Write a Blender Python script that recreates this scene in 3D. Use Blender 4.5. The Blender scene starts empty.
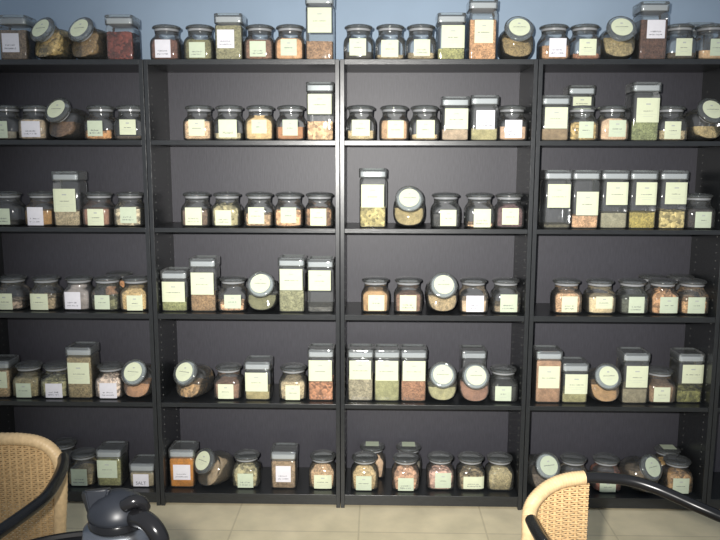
import bpy, bmesh, math, random
from mathutils import Vector, Matrix, noise
C = bpy.context.scene.collection
SC = bpy.context.scene
random.seed(7)
pi = math.pi

# ------------------------------------------------------------------ camera
F = 743.6; CX, CD, CZ = 0.1441, 2.9264, 1.4421; PT, YW, RL = 0.151, 0.022, 0.0023
cam_d = bpy.data.cameras.new('camera'); cam = bpy.data.objects.new('camera', cam_d); C.objects.link(cam)
cam_d.sensor_width = 36.0; cam_d.lens = F / 720 * 36.0; cam_d.clip_start = 0.05; cam_d.clip_end = 60
cam.location = (CX, -CD, CZ)
cam.rotation_euler = (Matrix.Rotation(YW, 3, 'Z') @ Matrix.Rotation(pi/2 - PT, 3, 'X') @ Matrix.Rotation(RL, 3, 'Z')).to_euler()
SC.camera = cam

def ray(px, py):
    x = (px-360)/F; u = -(py-270)/F
    c, s = math.cos(RL), math.sin(RL); x, u = x*c+u*s, -x*s+u*c
    c, s = math.cos(PT), math.sin(PT); f = c+s*u; z = -s+c*u
    c, s = math.cos(YW), math.sin(YW)
    return c*x-s*f, s*x+c*f, z
def Uz(px, py, Z):
    X, Y, z = ray(px, py); t = (Z-CZ)/z; return Vector((CX+t*X, -CD+t*Y, Z))
def Uy(px, py, Yp):
    X, Y, z = ray(px, py); t = (Yp+CD)/Y; return Vector((CX+t*X, Yp, CZ+t*z))
def PJ(p):
    X, Y, z = p[0]-CX, p[1]+CD, p[2]-CZ
    c, s = math.cos(YW), math.sin(YW); X, Y = c*X+s*Y, -s*X+c*Y
    c, s = math.cos(PT), math.sin(PT); f = Y*c-z*s; u = Y*s+z*c
    c, s = math.cos(RL), math.sin(RL); X, u = X*c-u*s, X*s+u*c
    return 360+F*X/f, 270-F*u/f

# ------------------------------------------------------------------ materials
def lin(c):
    return tuple(((v/255)/12.92 if v/255 <= 0.04045 else ((v/255+0.055)/1.055)**2.4) for v in c) + (1.0,)
def newmat(n):
    m = bpy.data.materials.new(n); m.use_nodes = True
    return m, m.node_tree.nodes, m.node_tree.links, m.node_tree.nodes['Principled BSDF']
def ramp(N, a, b, pa=0.3, pb=0.7):
    r = N.new('ShaderNodeValToRGB'); r.color_ramp.elements[0].color = a; r.color_ramp.elements[1].color = b
    r.color_ramp.elements[0].position = pa; r.color_ramp.elements[1].position = pb; return r
def simple(n, col, rough=0.5, spec=0.5, metal=0.0, nscale=None, namt=0.15, stretch=(1, 1, 1), bump=0.0, coat=0.0):
    m, N, L, B = newmat(n)
    B.inputs['Base Color'].default_value = col; B.inputs['Roughness'].default_value = rough
    B.inputs['Specular IOR Level'].default_value = spec; B.inputs['Metallic'].default_value = metal
    B.inputs['Coat Weight'].default_value = coat
    if nscale:
        t = N.new('ShaderNodeTexCoord'); mp = N.new('ShaderNodeMapping'); mp.inputs['Scale'].default_value = stretch
        nz = N.new('ShaderNodeTexNoise'); nz.inputs['Scale'].default_value = nscale; nz.inputs['Detail'].default_value = 4
        a = tuple(v*(1-namt) for v in col[:3])+(1,); b = tuple(min(1, v*(1+namt)) for v in col[:3])+(1,)
        r = ramp(N, a, b)
        L.new(t.outputs['Object'], mp.inputs[0]); L.new(mp.outputs[0], nz.inputs['Vector']); L.new(nz.outputs['Fac'], r.inputs[0])
        L.new(r.outputs[0], B.inputs['Base Color'])
        if bump:
            bp = N.new('ShaderNodeBump'); bp.inputs['Strength'].default_value = bump; bp.inputs['Distance'].default_value = 0.002
            L.new(nz.outputs['Fac'], bp.inputs['Height']); L.new(bp.outputs[0], B.inputs['Normal'])
    return m
M = {}
M['frame'] = simple('black_brown_ash', (0.020, 0.022, 0.024, 1), 0.30, 0.60, 0, 30, 0.35, (30, 30, 1.2), 0.10)
M['shelf'] = simple('black_brown_ash_shelf', (0.020, 0.022, 0.024, 1), 0.30, 0.60, 0, 30, 0.35, (1.2, 30, 30), 0.10)
M['backp'] = simple('charcoal_back_board', (0.050, 0.049, 0.060, 1), 0.48, 0.5, 0, 26, 0.16, (9, 9, 1.0), 0.12)
M['hole'] = simple('raw_peg_hole', (0.20, 0.20, 0.19, 1), 0.6)
M['wall'] = simple('blue_paint', lin((152, 170, 188)), 0.7, 0.3, 0, 5, 0.04)
M['seal'] = simple('frosted_seal', (0.62, 0.63, 0.66, 1), 0.30, 0.6)
M['seal2'] = simple('clear_rubber_seal', (0.33, 0.34, 0.35, 1), 0.22, 0.6)
M['cream'] = simple('cream_paper', (0.74, 0.78, 0.56, 1), 0.8, 0.2, 0, 60, 0.03)
M['white'] = simple('white_paper', (0.82, 0.80, 0.84, 1), 0.8, 0.2, 0, 60, 0.03)
M['pale'] = simple('pale_green_paper', (0.62, 0.69, 0.52, 1), 0.8, 0.2, 0, 60, 0.03)
M['ink'] = simple('ink', (0.13, 0.13, 0.15, 1), 0.8, 0.2)
M['faint'] = simple('faint_print', (0.50, 0.52, 0.48, 1), 0.8, 0.2)
M['black'] = simple('black_lacquer', (0.010, 0.010, 0.011, 1), 0.26, 0.42, 0, 40, 0.2)
M['carafe'] = simple('anthracite_plastic', (0.014, 0.016, 0.021, 1), 0.40, 0.32, 0.0, 50, 0.1)
M['gloss'] = simple('glossy_black_plastic', (0.008, 0.008, 0.009, 1), 0.18, 0.35)
M['tabletop'] = simple('black_table', (0.012, 0.011, 0.012, 1), 0.5, 0.25, 0, 40, 0.2)
M['steel'] = simple('brushed_steel', (0.30, 0.31, 0.33, 1), 0.33, 0.5, 1.0, 60, 0.1, (1, 1, 12))
M['rattan'] = simple('rattan', lin((196, 165, 120)), 0.5, 0.35, 0, 90, 0.16, (1, 1, 1), 0.2)
M['rattanwrap'] = simple('rattan_wrap', lin((202, 174, 132)), 0.45, 0.4, 0, 90, 0.12, (1, 1, 1), 0.2)

def floor_mat():
    m, N, L, B = newmat('beige_tiles')
    t = N.new('ShaderNodeTexCoord'); mp = N.new('ShaderNodeMapping'); mp.inputs['Location'].default_value = (0.419, 0.20, 0)
    br = N.new('ShaderNodeTexBrick'); br.offset = 0.0; br.squash = 1.0
    br.inputs['Scale'].default_value = 1.0; br.inputs['Mortar Size'].default_value = 0.0035; br.inputs['Mortar Smooth'].default_value = 0.1
    br.inputs['Brick Width'].default_value = 0.5; br.inputs['Row Height'].default_value = 0.5
    br.inputs['Color1'].default_value = lin((250, 236, 200)); br.inputs['Color2'].default_value = lin((245, 231, 196))
    br.inputs['Mortar'].default_value = lin((228, 214, 180))
    nz = N.new('ShaderNodeTexNoise'); nz.inputs['Scale'].default_value = 7; nz.inputs['Detail'].default_value = 6
    r = ramp(N, (0.80, 0.80, 0.78, 1), (1.05, 1.04, 1.02, 1), 0.3, 0.7)
    mx = N.new('ShaderNodeMix'); mx.data_type = 'RGBA'; mx.blend_type = 'MULTIPLY'; mx.inputs[0].default_value = 1
    L.new(t.outputs['Object'], mp.inputs[0]); L.new(mp.outputs[0], br.inputs['Vector']); L.new(t.outputs['Object'], nz.inputs['Vector'])
    L.new(nz.outputs['Fac'], r.inputs[0]); L.new(br.outputs['Color'], mx.inputs[6]); L.new(r.outputs[0], mx.inputs[7])
    L.new(mx.outputs[2], B.inputs['Base Color']); B.inputs['Roughness'].default_value = 0.42
    return m
M['floor'] = floor_mat()

def content_mat(n, scale, lo, hi, bump, ns):
    m, N, L, B = newmat(n)
    oi = N.new('ShaderNodeObjectInfo'); t = N.new('ShaderNodeTexCoord')
    v = N.new('ShaderNodeTexVoronoi'); v.inputs['Scale'].default_value = scale
    ad = N.new('ShaderNodeVectorMath'); ad.operation = 'ADD'
    cx = N.new('ShaderNodeCombineXYZ'); L.new(oi.outputs['Random'], cx.inputs[0]); L.new(oi.outputs['Random'], cx.inputs[2])
    L.new(t.outputs['Object'], ad.inputs[0]); L.new(cx.outputs[0], ad.inputs[1]); L.new(ad.outputs[0], v.inputs['Vector'])
    bw = N.new('ShaderNodeSeparateColor'); L.new(v.outputs['Color'], bw.inputs[0])
    r = ramp(N, (lo, lo, lo, 1), (hi, hi*0.98, hi*0.94, 1), 0.1, 0.9); L.new(bw.outputs[0], r.inputs[0])
    nz = N.new('ShaderNodeTexNoise'); nz.inputs['Scale'].default_value = ns; L.new(ad.outputs[0], nz.inputs['Vector'])
    r2 = ramp(N, (0.78, 0.78, 0.78, 1), (1.15, 1.15, 1.15, 1), 0.35, 0.65); L.new(nz.outputs['Fac'], r2.inputs[0])
    a = N.new('ShaderNodeMix'); a.data_type = 'RGBA'; a.blend_type = 'MULTIPLY'; a.inputs[0].default_value = 1
    b = N.new('ShaderNodeMix'); b.data_type = 'RGBA'; b.blend_type = 'MULTIPLY'; b.inputs[0].default_value = 1
    L.new(oi.outputs['Color'], a.inputs[6]); L.new(r.outputs[0], a.inputs[7]); L.new(a.outputs[2], b.inputs[6]); L.new(r2.outputs[0], b.inputs[7])
    L.new(b.outputs[2], B.inputs['Base Color']); B.inputs['Roughness'].default_value = 0.75; B.inputs['Specular IOR Level'].default_value = 0.25
    bp = N.new('ShaderNodeBump'); bp.inputs['Strength'].default_value = bump; bp.inputs['Distance'].default_value = 0.004; bp.invert = True
    L.new(v.outputs['Distance'], bp.inputs['Height']); L.new(bp.outputs[0], B.inputs['Normal'])
    return m
M['f'] = content_mat('fine_powder', 420, 0.80, 1.15, 0.3, 40)
M['g'] = content_mat('grains', 230, 0.66, 1.28, 0.6, 50)
M['k'] = content_mat('chunky_pieces', 95, 0.50, 1.45, 0.9, 30)

def glass(n, edge, edge_mix, refl, tint, haze):
    # clear thin-walled glass: see-through, mirror-like at grazing angles, darker where one looks along the wall
    m = bpy.data.materials.new(n); m.use_nodes = True; N = m.node_tree.nodes; L = m.node_tree.links; N.clear()
    out = N.new('ShaderNodeOutputMaterial')
    tr = N.new('ShaderNodeBsdfTransparent'); tr.inputs['Color'].default_value = tint
    te = N.new('ShaderNodeBsdfTransparent'); te.inputs['Color'].default_value = edge
    gl = N.new('ShaderNodeBsdfGlossy'); gl.inputs['Roughness'].default_value = 0.07
    lw = N.new('ShaderNodeLayerWeight'); lw.inputs['Blend'].default_value = 0.35
    r = ramp(N, (0, 0, 0, 1), (edge_mix,)*3+(1,), 0.35, 0.95)
    L.new(lw.outputs['Facing'], r.inputs[0])
    m1 = N.new('ShaderNodeMixShader'); L.new(r.outputs[0], m1.inputs[0]); L.new(tr.outputs[0], m1.inputs[1]); L.new(te.outputs[0], m1.inputs[2])
    fr = N.new('ShaderNodeFresnel'); fr.inputs['IOR'].default_value = 1.5
    mu = N.new('ShaderNodeMath'); mu.operation = 'MULTIPLY'; mu.inputs[1].default_value = refl; mu.use_clamp = True; L.new(fr.outputs[0], mu.inputs[0])
    nz = N.new('ShaderNodeTexNoise'); nz.inputs['Scale'].default_value = 28; nz.inputs['Detail'].default_value = 1
    t = N.new('ShaderNodeTexCoord'); L.new(t.outputs['Object'], nz.inputs['Vector'])
    bp = N.new('ShaderNodeBump'); bp.inputs['Strength'].default_value = 0.35; bp.inputs['Distance'].default_value = 0.004
    L.new(nz.outputs['Fac'], bp.inputs['Height']); L.new(bp.outputs[0], gl.inputs['Normal'])
    m2 = N.new('ShaderNodeMixShader'); L.new(mu.outputs[0], m2.inputs[0]); L.new(m1.outputs[0], m2.inputs[1]); L.new(gl.outputs[0], m2.inputs[2])
    df = N.new('ShaderNodeBsdfDiffuse'); df.inputs['Color'].default_value = (0.72, 0.75, 0.74, 1)
    m3 = N.new('ShaderNodeMixShader'); m3.inputs[0].default_value = haze; L.new(m2.outputs[0], m3.inputs[1]); L.new(df.outputs[0], m3.inputs[2])  # even pale haze put into the glass colour to make it look lighter
    L.new(m3.outputs[0], out.inputs[0])
    return m
M['glass'] = glass('clear_jar_glass', (0.70, 0.74, 0.73, 1), 0.50, 1.3, (0.985, 0.99, 0.985, 1), 0.05)
M['lid'] = glass('thick_lid_glass', (0.42, 0.47, 0.46, 1), 0.7, 1.8, (0.90, 0.93, 0.92, 1), 0.09)

# ------------------------------------------------------------------ mesh helpers
def link(name, bm, mats, parent=None, smooth=None, loc=None):
    me = bpy.data.meshes.new(name)
    bmesh.ops.recalc_face_normals(bm, faces=bm.faces)
    bm.to_mesh(me); bm.free()
    for m in (mats if isinstance(mats, (list, tuple)) else [mats]): me.materials.append(m)
    if smooth is not None:
        me.polygons.foreach_set('use_smooth', [True]*len(me.polygons)); me.set_sharp_from_angle(angle=math.radians(smooth))
    o = bpy.data.objects.new(name, me); C.objects.link(o)
    if parent: o.parent = parent
    if loc: o.location = loc
    return o
def share(name, me, parent):
    o = bpy.data.objects.new(name, me); C.objects.link(o); o.parent = parent; return o
def box(bm, a, b, mi=0, bev=0.0):
    g = bmesh.ops.create_cube(bm, size=1.0)
    for v in g['verts']:
        v.co = Vector([(a[i]+b[i])/2 + v.co[i]*(b[i]-a[i]) for i in range(3)])
    fs = set(f for v in g['verts'] for f in v.link_faces)
    for f in fs: f.material_index = mi
    if bev:
        es = list(set(e for v in g['verts'] for e in v.link_edges))
        r = bmesh.ops.bevel(bm, geom=es, offset=bev, segments=2, affect='EDGES', profile=0.5)
        for f in r['faces']: f.material_index = mi
def se(hx, hy, n, t):
    c, s = math.cos(t), math.sin(t)
    return hx*math.copysign(abs(c)**(2/n), c), hy*math.copysign(abs(s)**(2/n), s)
def loft(bm, secs, N=40, cap0=True, cap1=True, hy=None):
    rings = []
    for z, h, n in secs:
        rings.append([bm.verts.new((*se(h, h if hy is None else h*hy, n, 2*pi*(i+0.5)/N), z)) for i in range(N)])
    for a, b in zip(rings, rings[1:]):
        for i in range(N):
            bm.faces.new((a[i], a[(i+1) % N], b[(i+1) % N], b[i]))
    if cap0: bm.faces.new(rings[0][::-1])
    if cap1: bm.faces.new(rings[-1])
    return rings
def tube(bm, pts, rad, seg=12, closed=False, cap=True):
    pts = [Vector(p) for p in pts]; n = len(pts)
    if not isinstance(rad, (list, tuple)): rad = [rad]*n
    rings = []; up = None
    for i, p in enumerate(pts):
        a = pts[max(i-1, 0)]; b = pts[min(i+1, n-1)]
        d = (b-a).normalized()
        if up is None:
            up = Vector((0, 0, 1)) if abs(d.z) < 0.9 else Vector((1, 0, 0))
        s = d.cross(up).normalized(); up = s.cross(d).normalized()
        rings.append([bm.verts.new(p + (s*math.cos(2*pi*k/seg)+up*math.sin(2*pi*k/seg))*rad[i]) for k in range(seg)])
    for a, b in zip(rings, rings[1:]):
        for k in range(seg): bm.faces.new((a[k], a[(k+1) % seg], b[(k+1) % seg], b[k]))
    if cap: bm.faces.new(rings[0][::-1]); bm.faces.new(rings[-1])
def spline(pts, n=8):
    P = [Vector(p) for p in pts]; out = []
    for i in range(len(P)-1):
        p0 = P[i-1] if i else P[0]*2-P[1]; p1, p2 = P[i], P[i+1]; p3 = P[i+2] if i+2 < len(P) else P[-1]*2-P[-2]
        for k in range(n):
            t = k/n
            out.append(0.5*((2*p1)+(p2-p0)*t+(2*p0-5*p1+4*p2-p3)*t*t+(3*p1-p0-3*p2+p3)*t**3))
    out.append(P[-1]); return out
def empty(name, loc, label, cat, group=None, rz=0):
    o = bpy.data.objects.new(name, None); C.objects.link(o); o.location = loc; o.rotation_euler = (0, 0, rz)
    o.empty_display_size = 0.05
    o['label'] = label; o['category'] = cat
    if group: o['group'] = group
    return o

# ------------------------------------------------------------------ room
W = 0.757; DEP = 0.285; ZF = -0.012
bm = bmesh.new(); box(bm, (-4, -5, ZF-0.05), (4.4, 0.36, ZF)); o = link('floor', bm, M['floor']); o['kind'] = 'structure'
bm = bmesh.new(); box(bm, (-4, 0.30, ZF), (4.4, 0.36, 3.0)); o = link('wall_back', bm, M['wall']); o['kind'] = 'structure'

# ------------------------------------------------------------------ bookcases
TOPZ = 1.811
SH = [(1.4865, 1.5045), (1.1434, 1.1614), (0.7911, 0.8131), (0.4205, 0.4385)]      # undersides and tops of the four shelves
LV = [TOPZ, SH[0][1], SH[1][1], SH[2][1], SH[3][1], 0.045]
def bookcase(i, label):
    x0 = (i-3)*W + 0.0012; x1 = x0 + W - 0.0024; T = 0.0165
    root = empty('bookcase', ((x0+x1)/2, DEP/2, ZF), label, 'bookcase', 'black bookcases standing side by side')
    cx, cy, cz = root.location
    def L(p): return (p[0]-cx, p[1]-cy, p[2]-cz)
    for s in (0, 1):
        bm = bmesh.new(); a = x0 if s == 0 else x1-T
        box(bm, L((a, 0, ZF)), L((a+T, DEP, TOPZ)), 0, 0.0012)
        xi = x0+T+0.0006 if s == 0 else x1-T-0.0006
        z = 0.14
        while z < TOPZ-0.08:
            if not any(abs(z-(q[0]+q[1])/2) < 0.014 for q in SH):
                for y in (0.04, DEP-0.06):
                    g = bmesh.ops.create_cone(bm, cap_ends=True, segments=8, radius1=0.0026, radius2=0.0026, depth=0.0010,
                                              matrix=Matrix.Translation(L((xi, y, z))) @ Matrix.Rotation(pi/2, 4, 'Y'))
                    for v in g['verts']:
                        for f in v.link_faces: f.material_index = 1
            z += 0.032
        link('side_panel', bm, [M['frame'], M['hole']], root)
    bm = bmesh.new(); box(bm, L((x0+T, 0.001, TOPZ-0.020)), L((x1-T, DEP, TOPZ)), 0, 0.001); link('top_board', bm, M['shelf'], root)
    for a, b in SH:
        bm = bmesh.new(); box(bm, L((x0+T, 0.003, a)), L((x1-T, DEP-0.006, b)), 0, 0.001); link('shelf', bm, M['shelf'], root)
    bm = bmesh.new(); box(bm, L((x0+T, 0.003, 0.027)), L((x1-T, DEP-0.006, 0.045)), 0, 0.001); link('bottom_shelf', bm, M['shelf'], root)
    bm = bmesh.new(); box(bm, L((x0+T, 0.006, 0.0)), L((x1-T, 0.020, 0.027))); link('kick_board', bm, M['shelf'], root)
    bm = bmesh.new(); box(bm, L((x0+T, DEP-0.006, 0.0)), L((x1-T, DEP-0.002, TOPZ-0.02))); link('back_panel', bm, M['backp'], root)
    return root
bookcase(1, 'black bookcase at the far left, its left side cut off, behind a rattan chair')
bookcase(2, 'second black bookcase from the left, with an orange jar on its bottom shelf')
bookcase(3, 'third black bookcase from the left, seen straight on, three tall canisters at fourth shelf')
bookcase(4, 'fourth black bookcase, to the right, with five tall canisters on its second shelf')
bookcase(5, 'edge of the last black bookcase, just showing at the right margin')

# ------------------------------------------------------------------ jars
def face_y(kind, x, z, hx, n):  # how far forward the round-cornered wall stands at x
    return hx*max(0.0, 1-abs(x/hx)**n)**(1/n)
ZS = 0.140                       # height of the small jar
MS = {}
def small_meshes():
    if 'sb' in MS: return
    bm = bmesh.new()
    loft(bm, [(0.006, 0.030, 4), (0.002, 0.044, 4), (0.0, 0.050, 4), (0.003, 0.0550, 4.2), (0.010, 0.0572, 4.4), (0.060, 0.0575, 4.4), (0.072, 0.0565, 4), (0.081, 0.0535, 3.2),
              (0.088, 0.0495, 2.5), (0.093, 0.0462, 2.1), (0.098, 0.0450, 2), (0.107, 0.0450, 2), (0.109, 0.0460, 2), (0.1095, 0.0440, 2)], 48, True, False)
    MS['sb'] = link('glass_body', bm, M['glass'], None, 50).data
    bm = bmesh.new()
    loft(bm, [(0.1185, 0.030, 2), (0.1185, 0.0500, 2), (0.1195, 0.0530, 2), (0.123, 0.0545, 2), (0.1265, 0.0540, 2), (0.1295, 0.0515, 2), (0.1325, 0.045, 2), (0.1345, 0.036, 2),
              (0.1360, 0.024, 2), (0.1370, 0.012, 2)], 40)
    MS['sl'] = link('lid', bm, M['lid'], None, 50).data
    bm = bmesh.new()
    loft(bm, [(0.1098, 0.0425, 2), (0.1102, 0.0462, 2), (0.118, 0.0466, 2), (0.1183, 0.0440, 2)], 36)
    MS['ss'] = link('seal', bm, M['seal2'], None, 40).data
    for k in ('sb', 'sl', 'ss'):
        for o in [o for o in bpy.data.objects if o.data == MS[k]]: bpy.data.objects.remove(o)
def can_meshes(h):
    k = ('c', round(h, 3))
    if k in MS: return MS[k]
    H = k[1]; r = []
    bm = bmesh.new()
    loft(bm, [(0.006, 0.036, 8), (0.002, 0.046, 8), (0.0, 0.0495, 9), (0.003, 0.0525, 9), (0.008, 0.0535, 10), (H-0.050, 0.0535, 10), (H-0.043, 0.0520, 9), (H-0.038, 0.0490, 8), (H-0.030, 0.0485, 8)], 56, True, False)
    r.append(link('glass_body', bm, M['glass'], None, 50))
    bm = bmesh.new()
    loft(bm, [(H-0.036, 0.0525, 9), (H-0.0365, 0.0545, 9), (H-0.034, 0.0555, 9), (H-0.003, 0.0560, 9), (H, 0.0540, 9), (H, 0.0480, 8), (H-0.006, 0.0450, 7), (H-0.006, 0.020, 6)], 56, False, True)
    r.append(link('lid', bm, M['lid'], None, 50))
    bm = bmesh.new()
    loft(bm, [(H-0.033, 0.0480, 8), (H-0.032, 0.0505, 9), (H-0.013, 0.0505, 9), (H-0.0125, 0.048, 8)], 48)
    r.append(link('seal', bm, M['seal'], None, 40))
    MS[k] = [o.data for o in r]
    for o in r: bpy.data.objects.remove(o)
    return MS[k]
def chunks_top(bm, ring, amp, seed, col=None):
    pass
def fill_mesh(kind, h, lvl, tex, seed):
    bm = bmesh.new(); ins = 0.0017
    amp = {'f': 0.0018, 'g': 0.003, 'k': 0.008}[tex]
    if kind == 's':
        lvl = min(lvl, 0.104)
        prof = [(0.0075, 0.042, 4), (0.0045, 0.049, 4), (0.009, 0.0575-ins, 4.4), (0.060, 0.0575-ins, 4.4), (0.072, 0.0565-ins, 4), (0.081, 0.0535-ins, 3.2), (0.088, 0.0495-ins, 2.5), (0.093, 0.0462-ins, 2.1), (0.104, 0.0445-ins, 2)]
    else:
        lvl = min(lvl, h-0.041)
        prof = [(0.0075, 0.042, 9), (0.0045, 0.049, 9), (0.008, 0.0535-ins, 10), (h-0.050, 0.0535-ins, 10), (h-0.043, 0.0520-ins, 9), (h-0.038, 0.0485-ins, 8)]
    top = max(lvl, 0.0105+amp)-amp*0.8
    secs = []; last = None
    for i in range(len(prof)):
        z, hh, n = prof[i]
        if z < top: secs.append(prof[i]); last = prof[i]
        else:
            t = (top-last[0])/(z-last[0]); secs.append((top, last[1]+(hh-last[1])*t, last[2]+(n-last[2])*t)); break
    # intermediate rings so that coarse pieces can be uneven
    s2 = [secs[0]]
    for a, b in zip(secs, secs[1:]):
        k = max(1, int(abs(b[0]-a[0])/0.008)) if tex == 'k' else 1
        for j in range(1, k+1):
            t = j/k; s2.append((a[0]+(b[0]-a[0])*t, a[1]+(b[1]-a[1])*t, a[2]+(b[2]-a[2])*t))
    z, hh, n = s2[-1]
    body_n = len(s2)
    for f in (0.8, 0.55, 0.3, 0.1): s2.append((z+(1-f)*amp*0.6, hh*f, n if f > 0.6 else 2.5))
    N = 40; rings = loft(bm, s2, N, True, True)
    fr = 120 if tex == 'k' else 260
    for ri, rg in enumerate(rings):
        for v in rg:
            q = noise.noise(Vector((v.co.x*fr+seed*7.3, v.co.y*fr, v.co.z*fr)))
            if ri >= body_n-1: v.co.z += q*amp
            if tex == 'k' and 1 < ri < body_n:
                v.co.x *= 1-abs(q)*0.07; v.co.y *= 1-abs(q)*0.07
    return bm
def label_mesh(kind, x0, z0, x1, z1, seed, hand, ruled=True):
    # paper stuck to the front wall (-y), following it; print as fine ink marks on the paper
    hx, n = (0.0575, 4.4) if kind == 's' else (0.0535, 10)
    x0 = max(x0, -hx*0.93); x1 = min(x1, hx*0.93)
    bm = bmesh.new()
    def patch(a0, b0, a1, b1, off, mi, sl=0.0):
        K = 10; g = []
        for j in range(2):
            zz = b0 if j == 0 else b1
            g.append([bm.verts.new((a0+(a1-a0)*i/K, -face_y(kind, a0+(a1-a0)*i/K, zz, hx, n)-off, zz+sl*(i/K-0.5))) for i in range(K+1)])
        for i in range(K):
            f = bm.faces.new((g[0][i], g[0][i+1], g[1][i+1], g[1][i])); f.material_index = mi
        return g
    g = patch(x0, z0, x1, z1, 0.0009, 0)
    gb = patch(x0, z0, x1, z1, 0.0003, 0)
    rnd = random.Random(seed); w = x1-x0; h = z1-z0; xc = (x0+x1)/2
    if hand is None: pass
    elif hand:
        for zc, ww in ((0.34, 0.62), (0.17, 0.72)) if h > 0.05 or rnd.random() < 0.6 else ((0.28, 0.75),):
            x = xc-w*ww/2
            while x < xc+w*ww/2-0.003:
                d = rnd.uniform(0.002, 0.0045)
                if rnd.random() < 0.85:
                    patch(x, z0+h*zc+rnd.uniform(-.0015, .001), x+rnd.uniform(0.0007, 0.0012), z0+h*zc+rnd.uniform(0.003, 0.006), 0.0011, 1)
                if rnd.random() < 0.7:
                    patch(x, z0+h*zc+rnd.uniform(0, .003), x+d*0.8, z0+h*zc+rnd.uniform(0, .003)+0.0009, 0.0012, 1)
                x += d
    else:
        ww = rnd.uniform(0.4, 0.68); x = xc-w*ww/2
        while x < xc+w*ww/2-0.002:
            d = rnd.uniform(0.0012, 0.003)
            if rnd.random() < 0.86: patch(x, z0+h*0.45, x+d*0.8, z0+h*0.45+rnd.uniform(0.0018, 0.0028), 0.0011, 1)
            x += d
        patch(xc-w*0.40, z0+h*0.33, xc+w*0.40, z0+h*0.33+0.0006, 0.0011, 2)
        patch(xc-w*0.22, z0+h*0.24, xc+w*0.22, z0+h*0.24+0.0009, 0.0011, 2)
        patch(xc-w*0.10, z0+h*0.72, xc+w*0.10, z0+h*0.72+0.005, 0.0011, 2)
    return bm
def ring_pt(cy, cz, e, rx, rz, n, t):
    a, b = se(rx, rz, n, t); er = math.radians(e)
    return Vector((a, cy+b*math.sin(er), cz+b*math.cos(er)))
def tilted_rings(ins=0.0):
    # a squat jar lying back: round back wall, flat foot, the mouth turned up towards the front
    L = [(.074, .060, 0, .020, .018, 2), (.0725, .060, 0, .045, .041, 2.3), (.064, .062, 0, .060, .056, 2.6), (.045, .0635, 0, .067, .063, 2.8), (.020, .064, 0, .0685, .0645, 2.9), (.0, .064, 0, .0685, .0645, 2.9)]
    P = (-.005, .1285)
    for e, rx, rz in ((8, .0685, .0650), (16, .068, .0660), (24, .0670, .0670), (30, .0650, .0675)):
        er = math.radians(e); L.append((P[0]-rz*math.sin(er), P[1]-rz*math.cos(er), e, rx, rz, 2.8-e*0.012))
    er = math.radians(30); u = (math.sin(er), math.cos(er)); n = (-math.cos(er), math.sin(er)); c = L[-1][:2]
    for d, up, r, k in ((.005, .006, .0610, 2.4), (.010, .016, .0550, 2.2), (.015, .023, .0510, 2.05), (.019, .026, .0490, 2), (.032, .028, .0480, 2), (.033, .028, .0500, 2), (.036, .028, .0500, 2)):
        L.append((c[0]+u[0]*up+n[0]*d, c[1]+u[1]*up+n[1]*d, 30, r, r, k))
    L = [(a, b, e, rx*(0.935 if rx > .0615 or i < 3 else 1), rz, k) for i, (a, b, e, rx, rz, k) in enumerate(L)]
    MS['LO'] = (c[0]+u[0]*.028, c[1]+u[1]*.028, n, u)
    if ins: L = [(a, b, e, max(.006, rx-ins), max(.006, rz-ins), k) for a, b, e, rx, rz, k in L[:-5]]
    return L
def loft_rings(bm, L, N, cap0=True, cap1=False):
    rings = [[bm.verts.new(ring_pt(*q, 2*pi*(i+0.5)/N)) for i in range(N)] for q in L]
    for a, b in zip(rings, rings[1:]):
        for i in range(N): bm.faces.new((a[i], a[(i+1) % N], b[(i+1) % N], b[i]))
    if cap0: bm.faces.new(rings[0][::-1])
    if cap1: bm.faces.new(rings[-1])
def lidframe(v):                       # (x, up, along the mouth) -> jar space
    oy, oz, n, u = MS['LO']
    return Vector((v[0], oy+u[0]*v[1]+n[0]*v[2], oz+u[1]*v[1]+n[1]*v[2]))
def tilted_meshes():
    if 'tb' in MS: return
    bm = bmesh.new(); loft_rings(bm, tilted_rings(), 48)
    for v in bm.verts:
        if v.co.z < 0.0: v.co.z = 0.0
    MS['tb'] = link('glass_body', bm, M['glass'], None, 50).data
    bm = bmesh.new()
    loft(bm, [(0.0375, 0.030, 2), (0.0375, 0.052, 2), (0.0395, 0.0555, 2), (0.043, 0.0565, 2), (0.048, 0.0560, 2), (0.0515, 0.052, 2), (0.053, 0.044, 2), (0.053, 0.020, 2)], 44)
    for v in bm.verts: v.co = lidframe(v.co)
    MS['tl'] = link('lid', bm, M['lid'], None, 50).data
    bm = bmesh.new()
    loft(bm, [(0.026, 0.044, 2), (0.0265, 0.0465, 2), (0.0368, 0.0475, 2), (0.0371, 0.030, 2)], 40)
    for v in bm.verts: v.co = lidframe(v.co)
    MS['ts'] = link('seal', bm, M['seal'], None, 40).data
    for k in ('tb', 'tl', 'ts'):
        for o in [o for o in bpy.data.objects if o.data == MS[k]]: bpy.data.objects.remove(o)
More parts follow.
